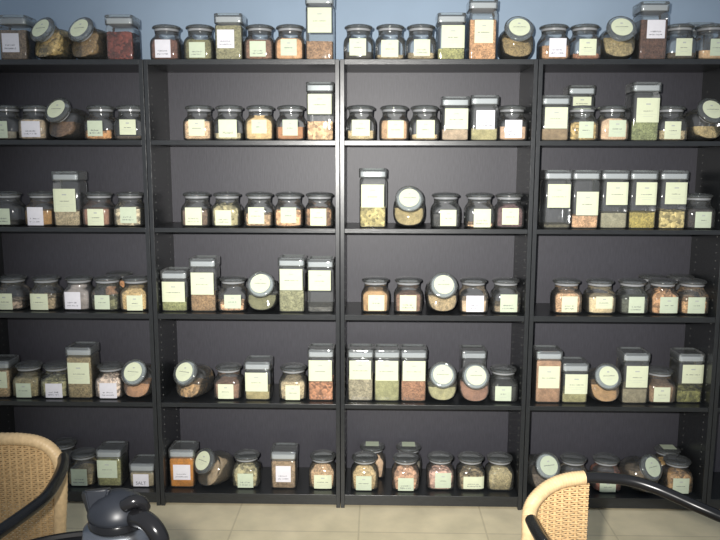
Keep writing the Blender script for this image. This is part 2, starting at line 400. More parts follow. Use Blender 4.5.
def tilted_fill(lvl, tex, seed):
    bm = bmesh.new(); L = tilted_rings(0.0022); P = []
    for a, b in zip(L, L[1:]):
        k = max(1, int(max(abs(b[0]-a[0]), abs(b[2]-a[2])*.002)/0.007))
        for j in range(k): t = j/k; P.append(tuple(a[q]+(b[q]-a[q])*t for q in range(6)))
    P.append(L[-1])
    loft_rings(bm, P, 44, True, True)
    for v in bm.verts:
        if v.co.z < 0.002: v.co.z = 0.002
    r = bmesh.ops.bisect_plane(bm, geom=bm.verts[:] + bm.edges[:] + bm.faces[:], plane_co=(0, 0, lvl), plane_no=(0, 0.12, 1), clear_outer=True)
    bmesh.ops.holes_fill(bm, edges=[e for e in r['geom_cut'] if isinstance(e, bmesh.types.BMEdge)], sides=0)
    if tex == 'k':
        for v in bm.verts:
            if v.co.z > 0.004:
                q = noise.noise(Vector((v.co.x*150+seed, v.co.y*150, v.co.z*150))); v.co = Vector((0, 0, .06))+(v.co-Vector((0, 0, .06)))*(1-abs(q)*.07)
    return bm
def disc_label(r, seed, hand):
    bm = bmesh.new(); rnd = random.Random(seed)
    K = 40; h0 = 0.0532; h1 = 0.0537
    ri = [bm.verts.new((math.cos(2*pi*i/K)*r, math.sin(2*pi*i/K)*r, h1)) for i in range(K)]
    ro = [bm.verts.new((math.cos(2*pi*i/K)*r, math.sin(2*pi*i/K)*r, h0)) for i in range(K)]
    bm.faces.new(ri); bm.faces.new(ro[::-1])
    for i in range(K): bm.faces.new((ri[i], ri[(i+1) % K], ro[(i+1) % K], ro[i]))
    def q(x0, y0, x1, y1, mi):
        f = bm.faces.new([bm.verts.new((a, b, h1+0.0002)) for a, b in ((x0, y0), (x1, y0), (x1, y1), (x0, y1))]); f.material_index = mi
    x = -r*0.6
    while x < r*0.6:
        d = rnd.uniform(0.0015, 0.0035); q(x, -0.001, x+d*0.75, rnd.uniform(0.0005, 0.0022), 1); x += d
    q(-r*0.45, -0.010, r*0.45, -0.0093, 2); q(-r*0.3, -0.016, r*0.3, -0.0153, 2); q(-r*0.12, 0.014, r*0.12, 0.020, 2)
    for v in bm.verts: v.co = lidframe(v.co)
    return bm

BASE = {(0, 0): 61, (0, 1): 59.5, (0, 2): 58, (0, 3): 58, (1, 0): 142, (1, 1): 141, (1, 2): 139.7, (1, 3): 140.3,
        (2, 0): 226.7, (2, 1): 226, (2, 2): 226.3, (2, 3): 226, (3, 0): 311, (3, 1): 312.2, (3, 2): 313, (3, 3): 314,
        (4, 0): 398, (4, 1): 401, (4, 2): 402, (4, 3): 403, (5, 0): 487, (5, 1): 489, (5, 2): 491, (5, 3): 491}
ORD = ['first', 'second', 'third', 'fourth', 'fifth', 'sixth', 'seventh', 'eighth']
WHERE = ['on top of', 'on the top shelf of', 'on the second shelf of', 'on the third shelf of', 'on the fourth shelf of', 'on the bottom shelf of']
CASE = ['left', 'second', 'third', 'fourth']
GRP = {'s': 'small round lidded spice jars', 'q': 'square spice canisters', 't': 'tilted round lidded spice jars'}
seed_n = [0]
def jar(row, bay, kind, cx, top, content, tex, lvl, lab, desc, lc='c', hand=False, yf=None, base=None, yaw=0, lidcx=None, pos='', text=None, lidlab=False, label=None, rz=0.0):
    seed_n[0] += 1; sd = seed_n[0]
    Z = LV[row]
    hw = {'s': 0.0575, 'q': 0.0545, 't': 0.0575}[kind]
    if yf is None: yf = [0.03, 0.035, 0.035, 0.040, 0.040, 0.050][row]
    bpx = base if base is not None else BASE[(row, bay)]
    zc = Z+0.0005
    P0 = Uy(cx, PJ((0, yf, Z))[1], yf)                       # x on the front wall of the jar
    x = P0.x; yc = yf+hw; K = 1.0
    if kind == 's':
        K = 1.03; yf = min(yf, 0.277-2*hw*K); yc = yf+hw*K; ym = yf+hw*0.55; x = Uy(cx, PJ((x, ym, Z+0.04))[1], ym).x
    sx, sy = PJ((x, yf, Z)); sc = (PJ((x+0.05, yf, Z))[0]-PJ((x-0.05, yf, Z))[0])/0.1
    def toz(py):                                             # height above the shelf of a photo row, measured from the jar's foot
        return (Uy(cx, sy-(bpx-py), yf).z-Z)/K
    def tox(px, z=0.05): return ((px-(sxx if kind == 's' else cx))/sc)/K
    sxx = PJ((x, yf, Z+0.04))[0]
    m_ = hw*K+0.0025 if kind != 't' else 0.071
    if row and bay < 4: x = min(max(x, (bay-2)*W+0.0185+m_), (bay-1)*W-0.0185-m_)
    lb = label
    big = {'s': 'small', 'q': 'square', 't': 'tilted'}[kind]
    if kind == 'q':
        H = toz(top); H = max(0.095, min(0.255, round(H/0.005)*0.005))
        big = 'tall square' if H > 0.21 else ('short square' if H < 0.13 else 'square')
    nm = {'s': 'glass_jar', 'q': 'square_canister', 't': 'tilted_jar'}[kind]
    noun = {'s': 'glass jar', 'q': 'glass canister', 't': 'glass jar'}[kind]
    wh = 'white-labelled ' if (lc == 'w' and lab) else ''
    if lb is None:
        lb = f"{big} {wh}{noun} {desc}, {pos} {WHERE[row]} {CASE[bay]} bookcase"
    for drop in ('white-labelled ', 'glass ', 'without a front label', 'of the photo '):
        if len(lb.replace('-', ' ').split()) > 16: lb = lb.replace(drop, '')
    lb = ' '.join(lb.split()).replace(' ,', ',')
    root = empty(nm, (x, yc, zc), lb, 'jar', GRP[kind])
    cm = sum(content)/3; content = tuple(min(250, (v*0.80+cm*0.20)*1.10+5) for v in content)
    col = lin(content)
    if kind == 's':
        small_meshes()
        share('glass_body', MS['sb'], root)
        ld = share('lid', MS['sl'], root); share('seal', MS['ss'], ld)
        L = toz(lvl)
        f = link('contents', fill_mesh('s', ZS, L, tex, sd), M[tex], root, 60); f.color = col
        if lab:
            z0 = max(0.004, toz(lab[3])); z1 = min(0.078, max(toz(lab[1]), z0+0.03))
            z0 = min(z0, z1-0.04)
            lm = link('paper_label', label_mesh('s', tox(lab[0]), z0, tox(lab[2]), z1, sd, None if text else (hand or lc == 'w')), [M[{'c': 'cream', 'w': 'white', 'g': 'pale'}[lc]], M['ink'], M['faint']], root)
        if lidlab:
            bm = bmesh.new(); box(bm, (-0.028, -0.030, 0.1373), (0.028, 0.018, 0.1379)); link('paper_label', bm, M['pale'], root)
        root.rotation_euler = (0, 0, rz); root.scale = (K, K, K)
    elif kind == 'q':
        b, l, s = can_meshes(H)
        share('glass_body', b, root); ld = share('lid', l, root); share('seal', s, ld)
        L = toz(lvl)
        f = link('contents', fill_mesh('q', H, L, tex, sd), M[tex], root, 60); f.color = col
        if lab:
            z0 = max(0.004, toz(lab[3])); z1 = min(H-0.046, toz(lab[1]))
            lm = link('paper_label', label_mesh('q', tox(lab[0]), z0, tox(lab[2]), z1, sd, None if text else (hand or lc == 'w')), [M[{'c': 'cream', 'w': 'white', 'g': 'pale'}[lc]], M['ink'], M['faint']], root)
    else:
        tilted_meshes()
        yfc = max(yf-0.012, 0.022)+0.075
        a = math.radians(yaw*0.85)                            # + turns the mouth to the left of the photo
        zl = Z+0.118; ry = yfc-0.072*math.cos(a)
        pl = Uy(cx, PJ((x, ry, zl))[1], ry)
        xb = pl.x+0.072*math.sin(a)
        if row: xb = min(max(xb, (bay-2)*W+0.0185+m_), (bay-1)*W-0.0185-m_)
        root.location = (xb, yfc, zc); root.rotation_euler = (0, 0, -a)
        share('glass_body', MS['tb'], root); ld = share('lid', MS['tl'], root); share('seal', MS['ts'], ld)
        L = max(0.03, toz(lvl))
        f = link('contents', tilted_fill(L, tex, sd), M[tex], root, 60); f.color = col
        if lab != 0:
            link('paper_label', disc_label(0.040, sd, False), [M['cream'] if lc != 'g' else M['pale'], M['ink'], M['faint']], root)
    if text:
        cu = bpy.data.curves.new('t', 'FONT'); cu.body = text; cu.size = 0.020 if len(text) < 6 else 0.0115; cu.align_x = 'CENTER'; cu.resolution_u = 2
        to = bpy.data.objects.new('t', cu); C.objects.link(to)
        dg = bpy.context.evaluated_depsgraph_get(); me = bpy.data.meshes.new_from_object(to.evaluated_get(dg))
        bpy.data.objects.remove(to); me.materials.clear(); me.materials.append(M['ink'])
        t = bpy.data.objects.new('lettering', me); C.objects.link(t); t.parent = lm
        t.rotation_euler = (pi/2, 0, 0)
        xm = (tox(lab[0])+tox(lab[2]))/2
        t.location = (xm, -hw+(0.001 if kind == 'q' else 0)-0.0014, z0+(0.008 if len(text) < 6 else 0.014))
    wd = hw*K if kind != 't' else 0.0655+0.018*abs(math.sin(math.radians(yaw)))
    dp = hw*K if kind != 't' else 0.075
    PLACED.append([root, row, bay, wd, dp, bool(label) and yf > 0.1])
    return root
PLACED = []
def separate():                        # neighbours that would touch are eased apart along the shelf
    for A in PLACED:                   # jars standing behind others keep to the back, the front ones make room
        if A[5]:
            A[0].location.y = 0.2775-A[4] if A[1] else max(A[0].location.y, 0.19)
            for B in PLACED:
                if B[5] or B[1] != A[1] or B[2] != A[2] or abs(A[0].location.x-B[0].location.x) > A[3]+B[3]: continue
                B[0].location.y = min(B[0].location.y, A[0].location.y-A[4]-B[4]-0.001)
    for it in range(120):
        for i, A in enumerate(PLACED):
            for B in PLACED[i+1:]:
                if A[5] != B[5]: continue
                if A[1] != B[1] or (A[1] and A[2] != B[2]): continue
                if abs(A[0].location.y-B[0].location.y) >= A[4]+B[4]-0.001: continue
                gap = abs(A[0].location.x-B[0].location.x)-(A[3]+B[3]+0.0008)
                if gap < 0:
                    sg = 1 if B[0].location.x > A[0].location.x else -1
                    ta, tb = A[0].name.startswith('tilted'), B[0].name.startswith('tilted')
                    wa = 0.3 if ta == tb else (0.5 if ta else 0.06); wb = 0.3 if ta == tb else (0.5 if tb else 0.06)
                    A[0].location.x += sg*gap*wa; B[0].location.x -= sg*gap*wb
        for R_ in PLACED:
            if R_[1]: R_[0].location.x = min(max(R_[0].location.x, (R_[2]-2)*W+0.0195+R_[3]), (R_[2]-1)*W-0.0195-R_[3])

def rowset(row, bay, items, first=0):
    vis = [it for it in items if not it[-1].get('label')]
    n = 0
    for it in items:
        k = dict(it[-1])
        if not k.get('label'):
            k['pos'] = ORD[n]; n += 1
        jar(row, bay, *it[:-1], **k)
#   kind, centre px, top px, content colour, texture, level px, label box px, description
D = dict
rowset(0, 0, [
 ('q', 12.5, 16, (150, 125, 100), 'g', 31, (2, 35, 19, 54), 'of speckled brown flakes', D(lc='w', base=62)),
 ('t', 42, 0, (215, 180, 105), 'k', 30, None, 'of chunky yellow pieces', D(yaw=28, base=62)),
 ('t', 81, 0, (165, 130, 80), 'g', 31, None, 'of brown grain', D(yaw=24, base=61)),
 ('q', 118, 14.5, (120, 50, 40), 'k', 30, None, 'of dried red chillies without a label', D(base=60)),
])
rowset(0, 1, [
 ('s', 164.5, 0, (120, 75, 60), 'g', 38, (154, 39, 169.5, 57), 'of red-brown peppercorns', D(lc='w', hand=True)),
 ('s', 198, 0, (130, 125, 80), 'g', 38, (188, 41.5, 204, 57), 'of dull green herb', D(lc='g', hand=True)),
 ('q', 228, 12.5, (150, 145, 105), 'g', 24, (217, 29, 234, 47.5), 'full of grey-green herb', D(lc='w')),
 ('s', 258.5, 0, (140, 100, 75), 'g', 38, (249, 40.5, 265, 56), 'of red-brown seeds', D(lc='g', hand=True)),
 ('s', 288, 0, (225, 165, 110), 'f', 37, (279, 38.5, 295, 55), 'of peach powder', D(lc='g')),
 ('q', 318.5, -7, (160, 120, 85), 'g', 40, (307, 7, 330.5, 32), 'of brown seeds below a big label', D()),
])
rowset(0, 2, [
 ('s', 357.5, 0, (60, 55, 45), 'g', 49, (348.5, 36.5, 365, 53.5), 'of dark seeds', D()),
 ('s', 389.5, 0, (170, 150, 110), 'g', 52, (380.5, 38, 397.5, 55), 'with a little tan grain', D()),
 ('s', 420, 0, (165, 145, 105), 'g', 50, (413, 37.5, 429, 54), 'with a low tan layer', D(hand=True)),
 ('q', 450, 11, (160, 160, 95), 'g', 46, (440, 20, 463, 46), 'of olive herb', D()),
 ('q', 481.5, -3, (205, 150, 100), 'g', 17, (473, 18, 491.5, 41), 'full of orange-brown granules', D()),
 ('t', 518.5, 0, (150, 125, 75), 'g', 32, None, 'of olive-brown powder', D(yaw=-2)),
])
rowset(0, 3, [
 ('s', 554.5, 0, (185, 135, 90), 'g', 43, (549, 36, 566, 55), 'of orange-brown seeds', D(lc='w', hand=True)),
 ('s', 585.5, 0, (170, 110, 75), 'g', 51, (579, 37, 596, 53.5), 'with a low layer of russet seeds', D()),
 ('t', 619.5, 0, (165, 145, 95), 'g', 36, None, 'of tan seeds', D(yaw=3)),
 ('q', 650.5, 0, (100, 65, 50), 'g', 17, (643, 18, 661, 36.5), 'full of dark brown powder', D(lc='w', hand=True)),
 ('s', 679.5, 0, (85, 70, 50), 'g', 50, (675, 36.5, 691, 54), 'of dark grains', D()),
 ('s', 710.5, 0, (225, 180, 130), 'f', 48, (709, 37, 724, 54), 'of pale peach powder', D(lc='g')),
 ('q', 698, 17, (150, 140, 120), 'g', 50, None, '', D(yf=0.16, label='square glass canister behind the last two jars on top of fourth bookcase')),
])
rowset(1, 0, [
 ('s', 5.5, 0, (170, 160, 135), 'f', 133, (-3, 123, 8.5, 140), 'cut by the photo edge', D(lc='g')),
 ('s', 34.5, 0, (205, 180, 145), 'g', 121, (22, 123, 40.5, 139), 'of beige grain', D(lc='w')),
 ('t', 62.5, 0, (130, 95, 65), 'g', 125, None, 'of dark brown powder', D(yaw=22)),
 ('s', 97, 0, (215, 150, 85), 'k', 131, (85, 122.5, 100, 138), 'with orange-brown chunks', D(lc='g', hand=True)),
 ('s', 126.5, 0, (90, 75, 60), 'g', 137, (117, 120, 133, 136.5), 'with dark brown dregs', D(lc='c')),
])
rowset(1, 1, [
 ('s', 197.5, 0, (225, 185, 140), 'g', 121, (188, 118, 204, 136.5), 'of peach-tan seeds', D()),
 ('s', 228, 0, (190, 175, 130), 'g', 133, (218, 118, 236, 138), 'with a low tan layer', D(hand=True, text='Mustard')),
 ('s', 259, 0, (228, 190, 125), 'f', 115.5, (251, 117, 266, 134), 'full of yellow powder', D(lc='g')),
 ('s', 290, 0, (195, 130, 80), 'f', 127, (282, 119, 297, 136), 'of orange powder', D(lc='g')),
 ('q', 319.5, 81, (225, 180, 130), 'k', 120, (307.5, 88.5, 331, 113.5), 'of peach flakes', D(base=140)),
])
rowset(1, 2, [
 ('s', 359, 0, (205, 180, 130), 'g', 129, (350, 118, 368, 135), 'of pale tan seeds', D()),
 ('s', 393.5, 0, (205, 160, 115), 'f', 119, (387, 119.5, 403, 137), 'of orange-tan powder', D()),
 ('s', 424, 0, (210, 180, 130), 'g', 133, (416, 119, 434, 137), 'with a thin tan layer', D()),
 ('q', 454.5, 95, (185, 160, 130), 'f', 128, (444, 104, 467, 128), 'of tan powder', D()),
 ('q', 484.5, 94.5, (175, 165, 110), 'f', 127, (476, 109, 494.5, 128), 'of olive-yellow powder', D(lc='w')),
 ('s', 514.5, 0, (210, 170, 135), 'f', 125, (507, 118.5, 524, 136.5), 'of pinkish tan powder', D(lc='w', hand=True)),
])
rowset(1, 3, [
 ('q', 557, 94, (150, 125, 90), 'f', 127, (546, 102.5, 568.5, 127), 'of brown powder', D(base=139.5)),
 ('s', 584, 0, (190, 160, 95), 'k', 119, (580, 119.5, 594.5, 136), 'of yellow-brown pieces', D(lc='g', base=139)),
 ('s', 615.5, 0, (228, 190, 150), 'f', 117, (611, 119, 628, 136), 'full of peach powder', D(lc='g')),
 ('q', 648, 81.5, (140, 150, 95), 'g', 120, (638, 97, 661, 121.5), 'of green herb', D()),
 ('s', 677, 0, (190, 170, 125), 'g', 129, (670, 120.5, 686, 138), 'of tan seeds', D()),
 ('t', 711, 0, (195, 170, 110), 'g', 127, None, 'of sand-coloured grain', D(yaw=-10)),
 ('q', 580, 83, (150, 130, 100), 'f', 127, (571, 91, 589, 108), '', D(yf=0.165, base=140, label='tall square canister behind the first two jars, top shelf, fourth bookcase')),
])
rowset(2, 0, [
 ('s', 5.5, 0, (60, 55, 50), 'f', 222, (-5, 209, 9.5, 225), 'nearly empty, partly cut off', D(lc='g', hand=True)),
 ('s', 40, 0, (205, 150, 80), 'f', 211, (27, 207.5, 43, 226), 'of orange-brown powder', D(lc='w')),
 ('q', 67, 172, (195, 175, 135), 'g', 211, (54, 189, 77, 212), 'of tan grains', D()),
 ('s', 97, 0, (165, 115, 90), 'f', 209, (87, 209, 103, 225.5), 'of reddish powder', D()),
 ('s', 128.5, 0, (200, 185, 150), 'k', 208, (120, 207, 136, 223), 'of whitish pieces', D(lc='g', hand=True)),
])
rowset(2, 1, [
 ('s', 195.5, 0, (125, 100, 80), 'g', 209, (185, 206.5, 201.5, 224), 'of grey-brown herb', D(hand=True)),
 ('s', 226, 0, (165, 155, 110), 'k', 202.5, (215, 209, 231, 224), 'of olive leaves', D(hand=True)),
 ('s', 258.5, 0, (185, 150, 110), 'k', 212, (248, 206, 264, 222.5), 'of brown flakes', D()),
 ('s', 288.5, 0, (230, 175, 125), 'k', 208, (280.5, 206, 296, 221.5), 'of orange crumbs', D(lc='g')),
 ('s', 319, 0, (150, 110, 75), 'k', 206, (310, 207, 326, 224), 'of brown and white pieces', D()),
])
rowset(2, 2, [
 ('q', 372.5, 167, (185, 170, 105), 'k', 205, (361, 183, 383.5, 206), 'of yellow-olive twigs', D()),
 ('t', 409, 0, (170, 150, 95), 'f', 208, None, 'of yellow-brown powder', D(yaw=2)),
 ('s', 445.5, 0, (75, 75, 75), 'g', 212, (440, 208, 456, 224), 'of dark grey leaves', D(hand=False)),
 ('s', 480, 0, (225, 180, 135), 'k', 221, (474, 207, 491, 226), 'with a few peach lumps', D(hand=True)),
 ('s', 513, 0, (110, 80, 80), 'g', 202, (505.5, 206, 522, 222.5), 'of maroon berries', D()),
])
rowset(2, 3, [
 ('q', 557, 168, (100, 95, 75), 'g', 221.5, (546.5, 181.5, 569, 205), 'nearly empty', D()),
 ('q', 584.5, 168, (215, 165, 120), 'g', 212.5, (575, 189, 597, 212.5), 'of peach granules', D()),
 ('q', 613.5, 168, (160, 155, 125), 'f', 210, (604.5, 178, 626.5, 202), 'of olive-grey powder', D()),
 ('q', 642, 168, (185, 165, 75), 'g', 209, (634, 178.5, 655.5, 202), 'of mustard-yellow seeds', D()),
 ('q', 672, 168, (205, 185, 115), 'k', 207, (663, 178.5, 685.5, 201), 'of yellow buds', D()),
 ('s', 702.5, 0, (70, 62, 60), 'g', 207, (698, 209.5, 714, 225.5), 'of dark brown leaves', D(lc='g', base=227)),
])
rowset(3, 0, [
 ('s', 11, 0, (190, 165, 140), 'k', 301, (-4, 294, 12.5, 310), 'of pinkish tan flakes', D(lc='c')),
 ('s', 44.5, 0, (190, 165, 125), 'k', 297, (30, 294, 48, 311), 'of tan bark', D()),
 ('s', 79, 0, (160, 150, 145), 'f', 283, (66, 292, 82, 309), 'full of grey powder', D(lc='w', hand=True)),
 ('s', 106.5, 0, (125, 125, 85), 'k', 298, (95, 295, 110, 309), 'of olive leaves', D(lc='g')),
 ('s', 133.5, 0, (215, 180, 115), 'g', 288, (125.5, 295, 141, 310), 'of yellow-tan grain', D()),
 ('s', 118, 0, (190, 130, 80), 'k', 285, None, '', D(yf=0.16, label='small glass jar behind the fourth and fifth jars, third shelf, left bookcase')),
])
rowset(3, 1, [
 ('q', 174, 271.5, (150, 155, 95), 'g', 302, (162.5, 280, 185, 302.5), 'of olive herb', D()),
 ('q', 203.5, 259.5, (160, 125, 85), 'g', 295, (192, 273, 214.5, 295), 'of brown grain', D()),
 ('s', 232.5, 0, (220, 170, 125), 'k', 303, (224.5, 295, 241, 308.5), 'with a low peach layer', D(lc='g')),
 ('t', 262, 0, (120, 118, 78), 'f', 297, None, 'of dark green powder', D(yaw=3)),
 ('q', 291.5, 258, (150, 150, 110), 'g', 290, (280, 267, 302.5, 290), 'of olive-tan herb', D()),
 ('q', 320.5, 258.5, (95, 95, 90), 'g', 306, (309, 268, 331, 290), 'nearly empty', D()),
])
rowset(3, 2, [
 ('s', 375.5, 0, (200, 155, 100), 'f', 291, (368.5, 295, 384.5, 310.5), 'of orange-brown powder', D()),
 ('s', 408.5, 0, (150, 110, 85), 'g', 294, (400, 295, 416.5, 310.5), 'of brown seeds', D(hand=True)),
 ('t', 444, 0, (175, 150, 105), 'g', 297, None, 'of tan seeds', D(yaw=-4)),
 ('s', 474, 0, (222, 190, 150), 'f', 300, (466.5, 295, 484, 311), 'of cream powder', D(lc='w')),
 ('s', 508, 0, (150, 130, 100), 'g', 305, (502, 292, 519, 311), 'with brown dregs', D(lc='g', hand=True)),
])
rowset(3, 3, [
 ('s', 567.5, 0, (205, 160, 115), 'g', 293, (562, 296, 577.5, 311.5), 'of orange-tan grain', D(hand=True)),
 ('s', 601, 0, (230, 205, 155), 'f', 297, (596, 296, 612.5, 308), 'of cream powder', D()),
 ('s', 633.5, 0, (95, 100, 85), 'g', 298, (629, 296, 644.5, 312), 'of grey-green herb', D(lc='g', hand=True)),
 ('s', 669, 0, (205, 150, 100), 'k', 290, (665, 296, 683, 312), 'of orange-brown shells', D(lc='g')),
 ('s', 700.5, 0, (215, 165, 110), 'g', 300, (695, 296, 712, 312), 'of orange grain', D(lc='g')),
 ('s', 656.5, 0, (150, 140, 125), 'g', 299, None, '', D(yf=0.155, label='small glass jar behind the third and fourth jars, third shelf, fourth bookcase')),
 ('s', 686.5, 0, (150, 120, 90), 'g', 299, None, '', D(yf=0.162, label='small glass jar behind the last two jars, third shelf, fourth bookcase')),
])
rowset(4, 0, [
 ('q', -2.5, 359, (215, 180, 125), 'g', 362, (-13, 367, 8, 386), 'of tan grain, partly cut off', D(base=396)),
 ('s', 27.5, 0, (170, 155, 105), 'g', 377, (16, 382, 31, 397), 'of olive-tan herb', D(lc='g', base=397)),
 ('s', 55.5, 0, (170, 165, 115), 'k', 380, (45.5, 383, 62, 399), 'of yellow-green leaves', D(lc='w', hand=True)),
 ('q', 81, 347, (165, 145, 100), 'g', 353, (70, 362, 91.5, 383), 'full of brown-tan grain', D()),
 ('s', 110, 0, (225, 200, 180), 'k', 378, (100, 383, 117, 399), 'of cream pieces', D(lc='w', base=399)),
 ('t', 134.5, 0, (190, 135, 90), 'f', 385, None, 'of orange-brown powder', D(yaw=14, base=399)),
])
rowset(4, 1, [
 ('t', 184.5, 0, (180, 140, 90), 'k', 387, None, 'of brown seeds', D(yaw=26)),
 ('s', 228.5, 0, (155, 115, 90), 'g', 385, (218.5, 385, 234, 399.5), 'of brown grains', D()),
 ('q', 258, 362.5, (180, 165, 110), 'f', 392, (246, 370, 268.5, 392), 'of tan powder', D()),
 ('s', 293.5, 0, (190, 170, 130), 'g', 382, (286, 385.5, 300.5, 400), 'of tan seeds', D()),
 ('q', 321.5, 349.5, (190, 125, 85), 'k', 381, (309.5, 358, 332.5, 381), 'of rust-coloured bark', D()),
])
rowset(4, 2, [
 ('q', 361, 350.5, (165, 155, 125), 'g', 379, (350, 358, 371.5, 380), 'of grey-tan herb', D()),
 ('q', 388.5, 350.5, (165, 165, 110), 'f', 380, (377, 359, 399.5, 381), 'of olive powder', D()),
 ('q', 417, 350.5, (175, 120, 85), 'g', 381, (406, 358, 428.5, 381), 'of red-brown grain', D()),
 ('t', 445.5, 0, (165, 160, 110), 'f', 389, None, 'of pale olive powder', D(yaw=1)),
 ('t', 477.5, 0, (150, 105, 80), 'f', 383, None, 'of brown powder', D(yaw=-2)),
 ('s', 507, 0, (60, 62, 58), 'g', 386, (498.5, 385.5, 514.5, 400), 'of dark leaves', D(lc='g')),
 ('q', 474, 346, (95, 85, 90), 'f', 380, None, '', D(yf=0.168, base=388, label='square glass canister behind the fifth jar, fourth shelf, third bookcase')),
])
rowset(4, 3, [
 ('q', 549.5, 351, (180, 135, 100), 'f', 359, (539, 366, 560, 388), 'full of orange-brown powder', D()),
 ('q', 577.5, 363.5, (165, 160, 105), 'f', 393, (567, 371.5, 589.5, 393.5), 'of olive powder', D()),
 ('t', 610, 0, (190, 145, 90), 'f', 386, None, 'of ochre powder', D(yaw=-8)),
 ('q', 636.5, 352, (155, 145, 115), 'f', 388, (626.5, 365, 648, 386.5), 'of grey-tan powder', D()),
 ('s', 663.5, 0, (160, 125, 90), 'g', 385, (657, 386, 673, 400.5), 'of brown seeds', D()),
 ('q', 691, 349.5, (125, 125, 65), 'k', 386, (682, 357.5, 704, 379.5), 'with a heap of olive leaves', D(base=399.5, yf=0.055)),
])
rowset(5, 0, [
 ('s', 83.5, 0, (185, 165, 115), 'g', 474, (72, 469, 88, 485.5), 'of tan herb', D(lc='g', hand=True, base=486.5)),
 ('q', 110.5, 450.5, (150, 150, 90), 'g', 457, (98.5, 458, 119, 478), 'of olive-green herb', D(lc='g')),
 ('q', 143, 465.5, (160, 145, 110), 'f', 472, (134.5, 472.5, 150, 488), 'of coarse tan salt', D(lc='w', base=489, text='SALT', hand=False)),
 ('s', 61, 0, (100, 85, 65), 'g', 470, None, '', D(yf=0.135, base=475, label='small glass jar half hidden behind the left rattan chair back')),
])
rowset(5, 1, [
 ('q', 183, 451, (215, 130, 25), 'f', 457, (175, 466, 192, 481), 'of bright orange turmeric', D(lc='w', hand=False)),
 ('t', 206.5, 0, (165, 140, 105), 'f', 455, None, 'full of tan powder', D(yaw=42)),
 ('s', 246.5, 0, (170, 160, 115), 'k', 466, (238, 474, 253.5, 488), 'of olive-tan leaves', D(lc='g', hand=True)),
 ('q', 284.5, 453, (165, 135, 100), 'g', 460, (277, 467, 292, 483), 'of brown seeds', D(lc='w', hand=False, base=490)),
 ('s', 323.5, 0, (205, 165, 120), 'g', 465, (315, 475, 332.5, 488.5), 'of orange-tan grain', D(base=489.5)),
])
rowset(5, 2, [
 ('s', 365.5, 0, (205, 175, 120), 'g', 466, (357, 476, 372.5, 491), 'of yellow-tan seeds', D(lc='g')),
 ('s', 406.5, 0, (200, 150, 115), 'k', 465, (399, 477.5, 414.5, 491), 'of pink-orange pieces', D(lc='g', hand=True)),
 ('s', 441.5, 0, (205, 160, 140), 'k', 471, (436, 473, 452, 488), 'of pink and white chunks', D(lc='g')),
 ('s', 472, 0, (145, 125, 90), 'k', 474, (464.5, 476.5, 485, 488.5), 'of brown leaves', D(hand=True)),
 ('s', 502, 0, (170, 155, 110), 'g', 468, None, 'of tan seeds without a front label', D()),
 ('s', 373, 0, (220, 180, 140), 'f', 450, None, '', D(yf=0.155, base=476, lidlab=True, label='small jar of peach powder, paper on its lid, behind first jar at the bottom')),
 ('s', 409.5, 0, (150, 140, 120), 'g', 462, None, '', D(yf=0.145, base=477, lidlab=True, label='small jar with paper on its lid, behind second jar of bottom shelf, third bookcase')),
])
rowset(5, 3, [
 ('t', 550, 0, (105, 90, 75), 'g', 475, None, 'of dark brown seeds', D(yaw=-20, lc='g')),
 ('s', 575, 0, (120, 105, 85), 'g', 480, None, 'behind the rattan chair', D(lc='g')),
 ('s', 608, 0, (160, 85, 60), 'g', 481, (601, 480, 617, 490), 'with a low russet layer', D(lc='g')),
 ('t', 654, 0, (130, 110, 85), 'g', 470, None, 'of grain behind the armrest', D(yaw=-34, lc='g', yf=0.04)),
 ('s', 678.5, 0, (185, 140, 85), 'k', 470, (673, 474.5, 689, 489.5), 'of orange-brown pieces', D(lc='g')),
 ('s', 669.5, 0, (195, 150, 80), 'k', 455, None, '', D(yf=0.165, base=474, lidlab=True, label='small jar of golden pieces behind the last jar, bottom shelf, fourth bookcase')),
])

separate()

# ------------------------------------------------------------------ rattan chairs
def weave(name, cols, zbot, parent, sp=0.0095, rad=0.0021):
    # cols: top points along the rail; upright canes with flat strands woven across, dropping to zbot
    bm = bmesh.new()
    pts = [Vector(p) for p in cols]
    Ls = [0]
    for a, b in zip(pts, pts[1:]): Ls.append(Ls[-1]+(Vector((b.x-a.x, b.y-a.y, 0))).length)
    tot = Ls[-1]
    def at(s):
        for i in range(len(Ls)-1):
            if s <= Ls[i+1] or i == len(Ls)-2:
                t = (s-Ls[i])/max(1e-6, Ls[i+1]-Ls[i]); t = min(1, max(0, t))
                d = (pts[i+1]-pts[i]); n = Vector((-d.y, d.x, 0)).normalized()
                return pts[i].lerp(pts[i+1], t), n
    nc = int(tot/0.016)
    S = [tot*(i+0.5)/nc for i in range(nc)]
    ztop = max(p.z for p in pts)
    for s in S:
        p, n = at(s)
        K = 10
        tube(bm, [Vector((p.x, p.y, p.z+(zbot-p.z)*k/K)) for k in range(K+1)], 0.0032, 6)
    nr = int((ztop-zbot)/0.0052)
    for r in range(nr):
        z = zbot+(r+0.5)*(ztop-zbot)/nr
        run = []; sg = 1 if r % 2 else -1
        def flush(run):
            if len(run) > 2:
                tube(bm, run, 0.0023, 5)
        M2 = nc*2
        for i in range(M2+1):
            s = tot*i/M2; p, n = at(s)
            if p.z-0.004 < z: flush(run); run = []; continue
            ph = math.cos(pi*(i-1)/2*1.0) if False else (1 if (i//2) % 2 else -1)
            off = 0.0024*sg*(ph if i % 2 else 0)
            run.append(Vector((p.x, p.y, z))+n*off)
        flush(run)
    return link(name, bm, M['rattan'], parent, 60)
def wrapped_tube(pts, r):
    bm = bmesh.new(); sp = spline(pts, 14)
    rr = [r*(1+0.035*math.sin(i*2.1)) for i in range(len(sp))]
    tube(bm, sp, rr, 16); return bm
def P2(o, p): return Vector(p)-o.location

